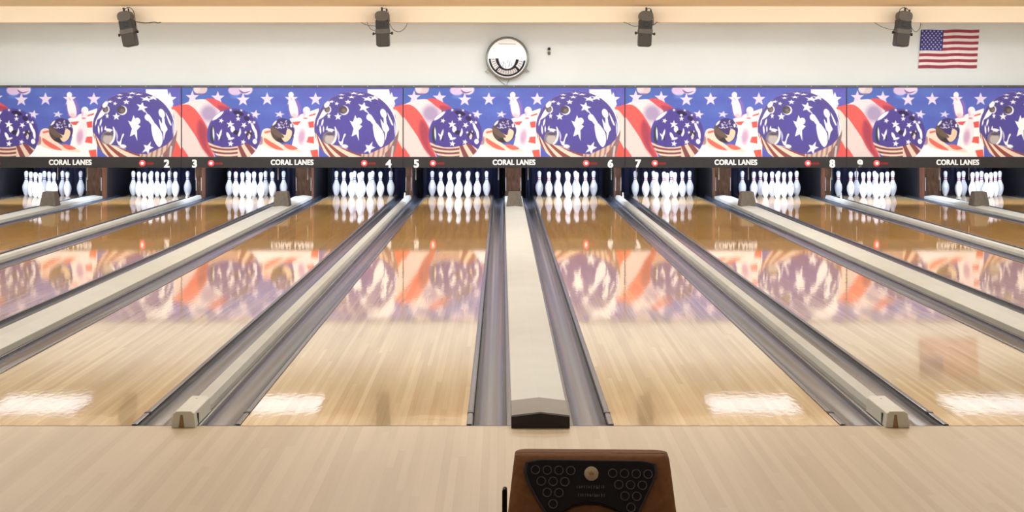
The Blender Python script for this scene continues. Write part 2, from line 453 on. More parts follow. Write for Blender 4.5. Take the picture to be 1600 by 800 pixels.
# ------------------------------------------------------------------ kickback partitions
def partition(wd):
    r = empty('kickback_partition'); h = wd/2; t = .02
    for s in (-1, 1):
        MB().box(min(s*h, s*(h-t)), max(s*h, s*(h-t)), KB_Y+.03, 18.55, -.19, 1.15).build('side_plate', M['kick_orange'], r, bevel=.002)
        MB().box(min(s*h, s*(h-t)), max(s*h, s*(h-t)), 18.55, 20.6, -.19, 1.15).build('side_plate_rear', M['kick_dark'], r)  # rear part of the side plate, in a darker colour
    MB().box(-h, h, KB_Y+.002, KB_Y+.03, -.19, 1.15).build('front_board', M['kick'], r, bevel=.003)
    sc = MB()
    for s in (-1, 1): sc.box(s*h*.94-.004, s*h*.94+.004, KB_Y-.003, KB_Y+.002, .12, .33)
    sc.build('edge_strip', M['scrape'], r)
    return r
pw = partition(.25); pn = partition(.088)
for proto, dct, nm in ((pw, wide, 'wide brown wooden kickback partition'), (pn, narrow, 'narrow brown wooden kickback partition')):
    first = True
    for (a, b), x in dct.items():
        o = proto if first else copy_tree(proto); first = False
        o.location = (x, 0, 0)
        tag(o, nm+' '+pairname(a, b), 'partition', nm+'s')

# pit curtains, one behind each rack
def curtain():
    mb = MB(); nx = 60; vs = []; W = 1.3
    for z in (0, 1):
        for k in range(nx+1):
            x = -W/2+W*k/nx
            vs.append((x, .02*math.sin(k*.9)+.008*math.sin(k*2.3), -.12+z*1.1))
    fs = [(k, k+1, nx+2+k, nx+1+k) for k in range(nx)]
    mb.add(vs, fs); vs2 = [(a, b+.02, c) for a, b, c in vs]
    mb.add(vs2, fs)
    return mb
cm = None
for n, x in lanes.items():
    if cm is None: cm = curtain().build('pit_curtain', M['navy'], smooth=True); o = cm
    else: o = cm.copy(); COL.objects.link(o)
    o.location = (x, 20.2, 0)
    ln = 'of lane %s' % NW[n] if 1 < n < 10 else ('of the leftmost lane' if n == 1 else 'of the rightmost lane')
    tag(o, 'dark navy pit curtain hanging behind the pins '+ln, 'curtain', 'pit curtains')

# ------------------------------------------------------------------ pins
inch = .0254*1.05
prof_in = [(0, .95), (.15, 1.04), (.75, 1.414), (1.5, 1.72), (2.25, 1.953), (3.375, 2.255), (4.5, 2.383), (5.2, 2.36), (5.875, 2.281), (6.6, 2.1), (7.25, 1.851),
           (8, 1.5), (8.625, 1.236), (9.375, .982), (10, .898), (10.875, .935), (11.75, 1.047), (12.625, 1.203), (13.3, 1.272), (13.8, 1.24), (14.3, 1.08), (14.7, .8), (14.92, .45), (15, .1)]
def pin(stripe):
    b = MB().lathe([(r*inch, h*inch) for h, r in prof_in], 28).build('bowling_pin', M['pin'], smooth=True)
    s = MB()
    for h0, h1 in ((9.55, 9.95), (10.6, 11.0)):
        f = lambda h: np.interp(h, [p[0] for p in prof_in], [p[1] for p in prof_in])
        s.lathe([(f(h0)*inch+.0006, h0*inch), (f((h0+h1)/2)*inch+.0012, (h0+h1)/2*inch), (f(h1)*inch+.0006, h1*inch)], 24)
    s.build('neck_stripe', stripe, b, smooth=True)
    return b
pinA = pin(M['pin_blue']); pinB = pin(M['pin_red'])
SP = .3048*.97; RS = SP*math.sqrt(3)/2
pos = {(0, 0): 'head pin at the front', (1, 0): 'left pin of second row', (1, 1): 'right pin of second row',
       (2, 0): 'left pin of third row', (2, 1): 'middle pin of third row', (2, 2): 'right pin of third row',
       (3, 0): 'far left pin of back row', (3, 1): 'inner left pin of back row', (3, 2): 'inner right pin of back row', (3, 3): 'far right pin of back row'}
usedA = usedB = False
for n, x in lanes.items():
    for (r, k), t in pos.items():
        if n <= 5:
            o = copy_tree(pinA) if usedA else pinA; usedA = True; st = 'dark neck stripes'
        else:
            o = copy_tree(pinB) if usedB else pinB; usedB = True; st = 'red neck stripes'
        o.location = (x+(k-r/2)*SP, 18.29+r*RS, 0)
        ln = 'on lane %s' % NW[n] if 1 < n < 10 else ('on the leftmost lane' if n == 1 else 'on the rightmost lane')
        tag(o, 'white bowling pin %s, %s, %s' % (ln, t, st), 'bowling pin', 'bowling pins '+ln)

# pin lights behind the masking
pl = empty('pin_light')
MB().lathe([(.018, -.5), (.018, .5)], 12, (0, 0, 0), 'x').build('tube', M['tube_cool'], pl, smooth=True)
MB().prism_y([(-.54, .03), (.54, .03), (.54, .06), (-.54, .06)], -.06, .06).build('housing', M['whitebox'], pl)
MB().box(-.54, .54, -.06, -.05, -.05, .03).build('spill_blocker', M['whitebox'], pl)  # added plate that blocks tube light spilling toward the lanes
MB().box(-.4, -.38, -.01, .01, .06, .399).build('hanger', M['steel'], pl); MB().box(.38, .4, -.01, .01, .06, .399).build('hanger', M['steel'], pl)
first = True
for n, x in lanes.items():
    o = pl if first else copy_tree(pl); first = False
    o.location = (x, 17.3, .80)
    ln = 'lane %s' % NW[n] if 1 < n < 10 else ('the leftmost lane' if n == 1 else 'the rightmost lane')
    tag(o, 'tube light behind the masking over the pins of '+ln, 'light', 'pin lights')

# ------------------------------------------------------------------ masking units with the mural
Wm, z0m, z1m = PAIR-.012, .702, 1.734
def paint_mural():
    p = Paint(347, 108, 694, 217, (84, 98, 184))
    rng = np.random.default_rng(3)
    # blue field: brighter left, violet right, soft mottling
    t = p.u/347
    p.c = p.c+np.stack([t*22-8, -t*10+6, t*2], -1)
    for _ in range(16):
        p.ell(rng.uniform(0, 347), rng.uniform(0, 70), rng.uniform(8, 24), rng.uniform(4, 10), (96, 134, 206), rng.uniform(-30, 30), .22, 12)
    W = (255, 252, 252); LIL = (228, 214, 238)
    for x, y in ((16.5, 15), (56.5, 16), (96, 19), (134, 18), (172, 18), (210, 18), (329, 18)):
        p.star(x, y, 10.8, LIL)
    # hazy pin bottoms at the top edge
    p.ell(29, 2, 11, 8.5, (214, 196, 204)); p.ell(24, 1, 5, 6, (236, 224, 226), 0, .7, 3); p.ell(29, 10, 9, 1.3, (120, 80, 130), 0, .6, 1.5)
    p.ell(84, 4, 11, 8, (216, 192, 226), 0, 1, 2); p.ell(101, 3, 10, 8, (228, 212, 234), 0, 1, 2)
    p.smooth([(90, 3), (98, 7), (108, 5), (100, 9), (93, 8)], (110, 70, 130), .8)
    p.ell(84, 14, 6, 3, (120, 160, 230), 0, .5, 4)
    z1 = lambda X, Y: (X/5.714-10, Y/5.714-7)
    Z1 = lambda *L: [z1(*q) for q in L]
    RED = (232, 96, 92); BEI = (224, 206, 202)
    # waving flag at the left
    p.smooth(Z1((-40, 215), (60, 190), (130, 160), (200, 145), (280, 148), (330, 190), (400, 250), (330, 380), (300, 520), (340, 700), (-60, 700), (-60, 300)), (238, 222, 224))
    p.ell(*z1(300, 270), 13, 13, (150, 132, 176), 0, .75, 9)
    p.smooth(Z1((270, 140), (340, 138), (420, 175), (500, 235), (420, 250), (360, 215), (310, 175)), (214, 88, 96))
    p.smooth(Z1((380, 200), (460, 210), (500, 240), (410, 250)), (150, 60, 90), .7, 3)
    p.smooth(Z1((-60, 225), (0, 208), (60, 192), (130, 198), (200, 260), (270, 370), (300, 450), (310, 560), (350, 665), (290, 660), (230, 570), (190, 490), (130, 400), (60, 305), (0, 262), (-60, 240)), RED)
    p.smooth(Z1((-60, 240), (0, 262), (60, 305), (130, 400), (190, 490), (240, 580), (300, 680), (120, 680), (60, 570), (0, 490), (-60, 460)), BEI)
    p.smooth(Z1((-60, 455), (0, 490), (60, 570), (120, 690), (-60, 690)), RED)
    p.smooth(Z1((215, 330), (280, 400), (290, 560), (340, 660), (290, 640), (225, 540), (195, 430)), (126, 52, 84), .62, 7)
    # ---------------- middle scene
    z2 = lambda X, Y: (X/6.667+110, Y/6.667-7); Z2 = lambda *L: [z2(*q) for q in L]
    p.poly(Z2((-10, 620), (110, 600), (240, 640), (480, 690), (700, 640), (700, 800), (-30, 800)), W)
    p.poly(Z2((395, 400), (520, 335), (700, 265), (700, 800), (380, 800), (440, 560)), (255, 246, 244))
    p.smooth(Z2((110, 495), (190, 475), (240, 560), (320, 640), (480, 680), (520, 720), (360, 705), (230, 690), (105, 640)), (248, 218, 200))
    p.smooth(Z2((130, 570), (200, 610), (300, 670), (330, 700), (230, 680), (140, 620)), (226, 110, 96))
    p.smooth(Z2((330, 640), (400, 640), (480, 680), (420, 695), (370, 680)), (226, 112, 100))
    p.poly(Z2((130, 505), (190, 490), (195, 510), (135, 525)), (220, 110, 104))
    p.poly(Z2((420, 405), (515, 395), (480, 438), (440, 430)), (222, 92, 90))
    p.poly(Z2((590, 335), (670, 310), (665, 330), (590, 350)), (222, 100, 100))
    p.poly(Z2((585, 405), (650, 395), (650, 460), (600, 465)), (222, 92, 88))
    p.poly(Z2((560, 560), (650, 555), (650, 630), (570, 615)), (228, 96, 90))
    p.poly(Z2((610, 700), (690, 690), (700, 790), (640, 790)), (232, 96, 84))
    p.poly(Z2((395, 372), (520, 322), (700, 262), (700, 276), (520, 345), (405, 392)), (255, 240, 240))
    p.smooth(Z2((60, 560), (110, 560), (110, 630), (70, 640)), (150, 110, 130), .8, 2)
    # pins
    p.smooth(Z2((395, 190), (380, 260), (400, 330), (440, 360), (500, 340), (515, 260), (490, 190), (450, 170)), (150, 110, 190), .7, 3)
    p.smooth(Z2((385, 200), (400, 170), (440, 165), (475, 240), (485, 320), (465, 350), (420, 345), (395, 290)), (252, 236, 240))
    p.ell(*z2(410, 122), 4.2, 4.6, (253, 238, 242)); p.poly(Z2((390, 140), (432, 140), (446, 190), (398, 190)), (250, 230, 238))
    p.line(*z2(405, 150), *z2(422, 180), .8, (150, 90, 130), .6)
    p.ell(*z2(440, 335), 5, 3, (238, 170, 170), 0, .6, 3)
    p.ell(*z2(572, 285), 5.6, 6, (255, 240, 244)); p.smooth(Z2((545, 320), (600, 320), (590, 400), (600, 500), (570, 620), (520, 645), (485, 600), (490, 500), (530, 400)), (250, 228, 234))
    p.ell(*z2(520, 560), 5, 11, (188, 146, 186), 8, .75, 4)
    p.ell(*z2(560, 365), 3, .9, (200, 70, 80), 0, .9); p.ell(*z2(548, 315), 2, 5, (208, 170, 200), 0, .6, 2)
    # star splash
    p.star(*z2(35, 325), 8, LIL, 12, 1.1, .9); p.star(*z2(290, 325), 7, (220, 210, 236), 10, 1.2, .8)
    # ball B
    bx, by = z2(322, 492); d = p.dell(bx, by, 18.8, 19)
    p.put(d, (70, 58, 110)); cl = np.clip(.5-d/.9, 0, 1); p.clip = cl
    p.smooth(Z2((180, 430), (300, 520), (340, 600), (320, 660), (180, 640)), (84, 70, 66))
    p.smooth(Z2((250, 590), (330, 560), (400, 560), (380, 660), (260, 650)), (60, 50, 56))
    p.smooth(Z2((290, 520), (350, 540), (370, 480), (420, 500), (400, 580), (340, 610)), (232, 206, 176))
    p.smooth(Z2((180, 470), (220, 460), (330, 545), (320, 570), (240, 540)), (106, 88, 78))
    for _ in range(34):
        a = rng.uniform(-math.pi, .3); r = rng.uniform(0, 17)
        p.star(bx+r*math.cos(a)+1, by-3+.8*r*math.sin(a), rng.uniform(.9, 1.9), (216, 214, 242))
    p.ell(*z2(238, 415), 1.4, 5, W, 40); p.ell(*z2(412, 445), 1.6, 2.4, W); p.clip = None
    # ---------------- ball A
    ax, ay, ar = 81.5, 74, 42
    d = p.dell(ax, ay, ar, 41.5); p.put(d, (80, 68, 146), 1, 1.4); cl = np.clip(.5-d/1.0, 0, 1); p.clip = cl
    p.put(-p.dell(ax+2, ay-2, ar-3, 38), (96, 82, 160), .5, 6)
    lower = p.dpoly([(z1(290, 520)), z1(340, 550), z1(420, 572), z1(500, 572), z1(570, 560), z1(640, 535), z1(740, 600), z1(740, 720), z1(280, 720)])
    cx, cy = z1(470, 330); rr = np.hypot((p.u-cx)*.75, p.v-cy); th = np.arctan2(p.v-cy, p.u-cx)
    s1 = .5+.5*np.sin(rr*1.05+.3); s2 = .5+.5*np.sin(th*26)
    right = (p.u > z1(560, 0)[0])
    st = np.clip((np.where(right, s2, s1)-.42)*5, 0, 1)[..., None]
    colr = st*np.array([232, 206, 184])+(1-st)*np.array([132, 74, 78])
    k = np.clip(.5-lower/.9, 0, 1)[..., None]*cl[..., None]; p.c = p.c*(1-k)+colr*k
    for (X, Y, r, ro) in ((410, 335, 4.2, 20), (492, 368, 6.5, 5), (615, 375, 5, 30), (562, 318, 4, 0), (495, 540, 5, 8), (608, 525, 4.4, 15), (665, 345, 3.6, 0), (495, 240, 2.6, 0), (592, 240, 2.6, 10), (705, 350, 3, 0), (655, 285, 2.4, 0), (705, 300, 2.4, 10), (630, 440, 2.6, 0)):
        p.star(*z1(X, Y), r, W, ro)
    p.ell(*z1(380, 292), 2.6, 11, W, 52); p.ell(*z1(513, 410), 3.4, 5, W); p.ell(*z1(475, 470), 2.4, 6, W, -25); p.ell(*z1(500, 495), 5, 1.6, W, -15)
    p.ell(*z1(545, 440), 5, 3.4, (50, 42, 70), 10); p.smooth(Z1((580, 400), (588, 440), (570, 475), (560, 460), (572, 430)), W)
    p.ell(*z1(565, 268), 8.5, 3.4, (44, 34, 74), 15); p.ell(*z1(640, 315), 5, 3.6, (50, 40, 84), 30); p.ell(*z1(560, 285), 2, 1.5, W)
    p.smooth(Z1((312, 480), (318, 400), (345, 380), (350, 440), (345, 530), (322, 520)), (54, 62, 70)); p.ell(*z1(341, 450), 1.3, 9.5, (230, 240, 250), -3)
    p.ell(*z1(400, 460), 1.7, 8.2, W, 16); p.ell(*z1(385, 470), 1.2, 4.5, W, -35); p.ell(*z1(408, 490), 1, 4, (50, 60, 60), 0)
    p.ell(*z1(662, 460), 5, 7, (66, 54, 72), 10); 
    for q in range(9): p.ell(*z1(650+rng.uniform(-10, 25), 460+rng.uniform(-30, 40)), .9, 1.6, (220, 214, 230), rng.uniform(-40, 40))
    p.ell(*z1(700, 400), 2.2, 9, W, -22); p.ell(*z1(722, 455), 2, 8, W, -6); p.ell(*z1(712, 520), 3.4, 4, W, -10)
    p.clip = None
    # ---------------- big ball C
    z3 = lambda X, Y: (X/5.714+205, Y/5.714-7); Z3 = lambda *L: [z3(*q) for q in L]
    p.poly(Z3((495, 55), (688, 55), (700, 120), (735, 190), (740, 300), (790, 420), (760, 640), (660, 640), (500, 200)), (255, 252, 253))
    p.star(329, 18, 10.8, (250, 244, 252), 4)
    p.smooth(Z3((725, 215), (780, 200), (870, 185), (900, 300), (870, 400), (800, 300), (740, 245)), RED)
    p.smooth(Z3((735, 240), (770, 255), (810, 310), (870, 410), (880, 700), (800, 600), (750, 500), (760, 380)), (232, 214, 206))
    p.poly(Z3((765, 505), (805, 580), (860, 670), (640, 690), (700, 600)), (228, 92, 84))
    p.smooth(Z3((600, 560), (740, 480), (775, 420), (755, 560), (700, 690), (560, 690)), (132, 108, 112))
    for q in range(4): p.line(*z3(610+q*38, 560), *z3(600+q*36, 690), 3.2, (206, 190, 184) if q % 2 else (150, 96, 90))
    bx, by = z3(384, 402); d = p.dell(bx, by, 64, 57.5)
    # bottom of the ball below the blue cap
    p.put(d, (216, 186, 166)); cl0 = np.clip(.5-d/1.0, 0, 1); p.clip = cl0
    ax0, ay0 = z3(30, 400); th = np.arctan2(p.v-ay0, p.u-ax0); rr = np.hypot(p.u-ax0, p.v-ay0)
    s = np.clip((np.sin(th*30+rr*.10)-.05)*3+.5, 0, 1)[..., None]
    colr = s*np.array([240, 214, 192])+(1-s)*np.array([146, 78, 74])
    k = cl0[..., None]*(p.u < z3(440, 0)[0])[..., None]; p.c = p.c*(1-k)+colr*k
    for q in range(6): p.line(*z3(470+q*44, 600-q*12), *z3(450+q*44, 700), 3.0, (150, 116, 116), .8)
    cap = p.dpoly(Z3((-40, 380), (40, 455), (70, 500), (120, 540), (190, 552), (250, 570), (330, 602), (400, 628), (500, 634), (600, 590), (690, 545), (760, 470), (800, 380), (800, 0), (-40, 0)))
    k = np.clip(.5-np.maximum(cap, d)/1.0, 0, 1); p.clip = None
    blue = np.array([84, 76, 148]); p.c = p.c*(1-k[..., None])+blue*k[..., None]; p.clip = k
    p.put(-p.dell(bx+1, by+1, 58, 52), (92, 78, 150), .45, 7)
    p.put(p.dell(*z3(420, 350), 36, 30), (88, 80, 170), .5, 22)
    for (X, Y, r, ro, sx, sy, sh) in ((230, 298, 6.2, 0, 1, 1, 0), (460, 215, 9.2, 18, 1, .95, .2), (512, 580, 9.6, 12, .95, 1.1, -.3), (320, 168, 5, 0, 1.1, .8, 0),
                                  (218, 182, 3.6, 10, 1, .9, 0), (148, 292, 4, 0, .8, 1.2, 0), (500, 142, 8, 20, 1.3, .55, .6), (352, 124, 5.2, 0, 1.2, .45, 0), (258, 132, 4, 0, 1.2, .5, 0),
                                  (262, 104, 3.8, 0, 1.4, .4, 0), (372, 90, 6, 0, 1.2, .35, 0), (560, 130, 8, 20, 1.1, .5, .8), (172, 165, 4, 0, 1.2, .6, -.5), (430, 100, 5, 0, 1.4, .3, 0)):
        p.star(*z3(X, Y), r, W, ro, sx, sy, 1, sh)
    p.poly(Z3((335, 335), (365, 345), (385, 285), (400, 320), (445, 345), (425, 370), (448, 385), (415, 420), (418, 515), (395, 455), (352, 475), (370, 405)), W)
    p.ell(*z3(418, 338), 4.8, 5.2, W)
    p.line(*z3(478, 235), *z3(515, 285), 1.2, W)
    # large printed pin
    p.ell(*z3(512, 306), 4.6, 5.4, W, -30); p.poly(Z3((508, 325), (540, 300), (572, 352), (545, 372)), W)
    p.line(*z3(549, 370), *z3(572, 354), .9, (220, 120, 120), .8)
    p.smooth(Z3((545, 372), (572, 356), (612, 400), (640, 450), (645, 520), (625, 565), (600, 560), (565, 500), (548, 430)), W)
    # second pin and star near the rim
    p.ell(*z3(638, 270), 4.6, 7.4, W, -20); p.smooth(Z3((640, 300), (660, 310), (668, 360), (690, 410), (672, 440), (655, 510), (650, 440), (630, 410), (612, 320), (640, 360)), W)
    p.smooth(Z3((672, 262), (700, 310), (725, 370), (715, 375), (695, 335)), W); p.smooth(Z3((735, 340), (748, 400), (740, 460), (735, 400)), (210, 206, 236))
    # holes
    p.ell(*z3(284, 242), 7.4, 7.2, W, 0); p.ell(*z3(275, 238), 6.6, 6.2, (78, 70, 78)); p.ell(*z3(284, 246), 3.6, 3.6, (128, 118, 116), 0, .8, 3)
    p.smooth(Z3((105, 230), (50, 330), (60, 325), (100, 300), (130, 270), (160, 240)), W)
    p.ell(*z3(140, 235), 5.2, 6, (232, 230, 240)); p.ell(*z3(132, 232), 4.6, 5.2, (96, 88, 92)); p.ell(*z3(140, 242), 2.4, 2.8, (140, 130, 130), 0, .7, 2)
    p.ell(*z3(130, 190), 3.6, 5.6, W, 35)
    for (X, Y, a, b, t) in ((90, 350, 1.4, 5.5, 14), (72, 415, 1.3, 6.5, -4), (48, 350, 1, 5, 12), (100, 410, 1, 4.5, 0), (160, 415, 6.5, 1.8, 8), (160, 430, 3.6, 2.2, 0), (132, 400, 1, 3, 10)):
        p.ell(*z3(X, Y), a, b, W, t)
    p.ell(*z3(150, 490), 10.5, 10.5, (128, 118, 128)); p.ell(*z3(155, 500), 7.8, 7.6, (186, 176, 172), 0, 1, 3); p.ell(*z3(160, 455), 6.5, 2, (70, 60, 76), 0, .8, 2)
    p.smooth(Z3((200, 385), (222, 430), (215, 500), (190, 540), (165, 545), (195, 505), (205, 450)), W)
    p.smooth(Z3((225, 420), (245, 470), (235, 520), (228, 470)), (220, 214, 236), .8)
    p.smooth(Z3((285, 455), (300, 458), (280, 500), (270, 550), (252, 552), (236, 515), (262, 520)), W); p.ell(*z3(292, 562), 5, 2.6, W, 10)
    p.smooth(Z3((150, 548), (240, 560), (320, 590), (240, 575)), (240, 220, 226), .8)
    p.clip = None
    p.c = p.c+rng.normal(0, 3, p.c.shape[:2])[..., None]
    return p
mural_p = paint_mural()

def text(name, s, h, m, parent, loc, width=None, bold=.0, ext=.003, heavy=.048):
    cu = bpy.data.curves.new(name, 'FONT'); cu.body = s; cu.size = 1; cu.align_x = 'CENTER'; cu.align_y = 'CENTER'
    cu.offset = bold; cu.extrude = .01; cu.space_character = 1.06
    t = bpy.data.objects.new('tmp', cu); COL.objects.link(t)
    bpy.context.view_layer.update()
    me = bpy.data.meshes.new_from_object(t.evaluated_get(bpy.context.evaluated_depsgraph_get()))
    bpy.data.objects.remove(t)
    co = np.zeros(len(me.vertices)*3); me.vertices.foreach_get('co', co); co = co.reshape(-1, 3)
    a, b = co.min(0), co.max(0); c = (a+b)/2
    sc = h/(b[1]-a[1]); sx = sc if width is None else width/(b[0]-a[0])
    new = np.stack([(co[:, 0]-c[0])*sx, -co[:, 2]/.01*ext, (co[:, 1]-c[1])*sc], -1)
    me.vertices.foreach_set('co', new.ravel())
    import bmesh
    bm = bmesh.new(); d = h*heavy
    for q, (ax, az) in enumerate(((-1, -.6), (1, -.6), (-1, .6), (1, .6))):
        m2 = me.copy(); c2 = new+np.array([ax*d, -.0001*q, az*d]); m2.vertices.foreach_set('co', c2.ravel()); bm.from_mesh(m2); bpy.data.meshes.remove(m2)
    bm.to_mesh(me); bm.free(); me.materials.clear(); me.materials.append(m); me.name = name; me.update()
    o = bpy.data.objects.new(name, me); COL.objects.link(o); o.parent = parent; o.location = loc
    return o

def zz(y, d=24.45): return 1.5045-(y-161)*d/2560

proto = empty('masking_unit')
mo = mural_p.mesh('mural', Wm, z1m-z0m, M['mural'], proto); mo.location = (0, -.002, (z0m+z1m)/2)
mo['label'] = 'flag mural with starry bowling balls and pins'
MB().box(-Wm/2, Wm/2, 0, .05, z0m, z1m).build('backing_board', M['seam'], proto)
MB().box(-PAIR/2, PAIR/2, -.012, .055, z1m, z1m+.036).build('top_rail', M['rail'], proto, bevel=.004)
sc = MB()
for k in range(9): sc.lathe([(.008, -.0), (.006, -.006), (.001, -.007)], 10, (-1.5+k*.375, -.012, z1m+.018), 'y')
sc.build('rail_screws', M['steel'], proto)
MB().box(-PAIR/2+.001, PAIR/2-.001, -.02, .05, zz(262), z0m).build('fascia', M['fascia'], proto, bevel=.004)
for s in (-1, 1): MB().box(min(s*PAIR/2, s*(PAIR/2-.007)), max(s*PAIR/2, s*(PAIR/2-.007)), -.008, .05, z0m, z1m).build('edge_trim', M['seam'], proto)
text('lettering', 'CORAL LANES', .078, M['letter'], proto, (0, -.022, zz(253.5)), .63, .008)
def lamp(x):
    MB().lathe([(.045, 0), (.045, -.006), (.03, -.014), (.012, -.018), (.001, -.019)], 24, (x, -.02, zz(255)), 'y').build('ball_light', M['red_glow'], proto, smooth=True)
    l = MB().lathe([(.022, 0), (.018, -.008), (.001, -.011)], 20, (x, -.037, zz(255)), 'y').build('lamp_core', M['red_core'], proto, smooth=True)
    r = MB().rbox(x+.115, zz(255.5), .11, .036, .01, -.024, -.02).build('lamp_window', M['red_dim'], proto)
lamp((47-173.5)/104.7); lamp((286-173.5)/104.7)
for xc in (-.872-.6, -.872+.64, .872-.66, .872+.59):
    MB().box(xc-.006, xc+.006, .14, .145, zz(279, 24.6), .62).tube([(xc, .142, zz(279, 24.6)), (xc, .142, zz(281, 24.6))], .007, 8).build('hanging_strap', M['scrape'], proto)
units = []
for k in range(5):
    o = proto if k == 0 else copy_tree(proto); units.append(o)
    o.location = ((k-2)*PAIR, MASK_Y, 0)
    a, b = 2*k+1, 2*k+2
    t = {1: 'above the leftmost lane and lane two', 3: 'above lanes three and four', 5: 'above lanes five and six', 7: 'above lanes seven and eight', 9: 'above lane nine and the rightmost lane'}[a]
    tag(o, 'bowling mural masking with black fascia '+t, 'masking unit', 'mural masking units')
for k, o in enumerate(units):
    for n, dx in ((2*k+1, (21-173.5)/104.7), (2*k+2, (324-173.5)/104.7)):
        if n in (1, 10): continue
        text('lane_number', str(n), .112, M['letter'], o, (dx, -.022, zz(255.5)), None, .01, .003, .06)

# ------------------------------------------------------------------ lights behind the header
fx = empty('ceiling_light')
MB().prism_y([(-.62, 0), (.62, 0), (.62, -.05), (-.62, -.05)], -.68, .68).build('housing', M['whitebox'], fx)
MB().rbox(0, -.058, 1.2, .02, .006, -.65, .65).build('diffuser', M['tube_warm'], fx)
for k in range(5):
    o = fx if k == 0 else copy_tree(fx)
    o.location = ((k-2)*PAIR, 15.15, 2.754)
    t = {0: 'above the divider beside lane two', 1: 'above the divider between lanes three and four', 2: 'above the divider between lanes five and six', 3: 'above the divider between lanes seven and eight', 4: 'above the divider beside lane nine'}[k]
    tag(o, 'fluorescent ceiling light behind the header, '+t, 'ceiling light', 'ceiling lights behind the header')

# ------------------------------------------------------------------ spotlights on the header
def spot(x, lean, cables, label):
    # body hangs in front of the header; local z 0 = centre of lamp
    r = empty('spotlight', (x, 13.36, 2.15)); zc = 0.30
    q = empty('lamp_body', (0, 0, zc)); q.parent = r; q.rotation_euler = (0, math.radians(lean), 0)
    MB().rbox(0, .165, .175, .13, .055, -.1, .1, n=8).build('rear_cap', M['fix_grey'], q, smooth=True, bevel=.006)
    MB().rbox(0, .055, .168, .13, .012, -.09, .1).box(-.03, .03, -.1, -.09, .03, .08).build('lamp_housing', M['fix_dark'], q, bevel=.004)
    MB().rbox(0, -.03, .178, .062, .014, -.11, .11).build('collar', M['fix_grey'], q, bevel=.004)
    v = MB(); v.rbox(0, -.135, .165, .175, .028, -.105, .105); v.build('barrel', M['fix_brown'], q, smooth=True, bevel=.006)
    kb = MB()
    for s in (-1, 1):
        kb.lathe([(.008, s*.085), (.008, s*.108), (.017, s*.108), (.02, s*.118), (.017, s*.13)], 14, (0, -.02, -.055), 'x')
    kb.build('tilt_knob', M['fix_dark'], q, smooth=True)
    MB().box(-.012, .012, -.03, -.01, .2, .28).box(.05, .065, -.03, -.01, .2, .26).build('hook', M['fix_dark'], q)
    MB().box(-.04, .04, .1, .198, .12, .2).build('wall_bracket', M['fix_dark'], q)
    for i, (pts, rad) in enumerate(cables):
        P = []
        for j in range(len(pts)-1):
            p0 = Vector(pts[max(j-1, 0)]); p1 = Vector(pts[j]); p2 = Vector(pts[j+1]); p3 = Vector(pts[min(j+2, len(pts)-1)])
            for k in range(6):
                t = k/6
                P.append(.5*((2*p1)+(-p0+p2)*t+(2*p0-5*p1+4*p2-p3)*t*t+(-p0+3*p1-3*p2+p3)*t**3))
        P.append(Vector(pts[-1]))
        MB().tube([(a.x, a.y, a.z+zc) for a in P], rad, 6).build('cable', M['cable'], r, smooth=True)
    tag(r, label, 'spotlight', 'spotlights on the ceiling header')
loopc = [((-.05, -.03, .2), (-.03, -.03, .26), (.03, -.03, .275), (.08, -.03, .22), (.1, -.03, .08), (.11, -.03, -.04)), .005]
sagR = [((.09, 0, .07), (.13, 0, .0), (.2, .1, -.03), (.27, .19, .02), (.3, .25, .09)), .0035]
sagL = [((-.09, 0, .04), (-.16, .0, .045), (-.24, .12, .07), (-.3, .24, .1)), .0035]
sagL2 = [((-.1, 0, -.02), (-.15, 0, -.0), (-.2, .1, .07), (-.21, .2, .1)), .0035]
spx = lambda px: (px-784.5)*21.0/2560-.178
spot(spx(200), -11, [loopc, (((.08, 0, .1), (.2, .1, .085), (.3, .19, .1), (.34, .19, .09), (.38, .2, .1)), .006), (((.1, -.02, .1), (.12, -.02, .0), (.12, -.02, -.05)), .004)],
     'leaning bronze spotlight, leftmost of the four, above lanes two and three')
spot(spx(598), -2, [sagR, sagL, sagL2, (((-.03, -.02, .22), (.0, -.02, .26), (.06, -.02, .25), (.09, -.02, .1)), .004)],
     'upright bronze spotlight with cables sagging both sides, left of the round wall sign')
spot(spx(1008), 3, [(((-.09, 0, .04), (-.15, 0, .04), (-.22, .1, .08), (-.26, .2, .1)), .0035), (((.09, 0, .05), (.13, .05, .07), (.17, .19, .1), (.2, .21, .1)), .005), (((.0, -.02, .24), (.06, -.02, .265), (.1, -.02, .16), (.1, -.02, .05)), .005)],
     'bronze spotlight right of the round wall sign, above lanes six and seven')
spot(spx(1410), 7, [sagR, (((-.09, 0, .0), (-.16, 0, -.0), (-.25, .1, .04), (-.31, .22, .1)), .0035), loopc],
     'bronze spotlight tilted to the right, beside the wall flag')

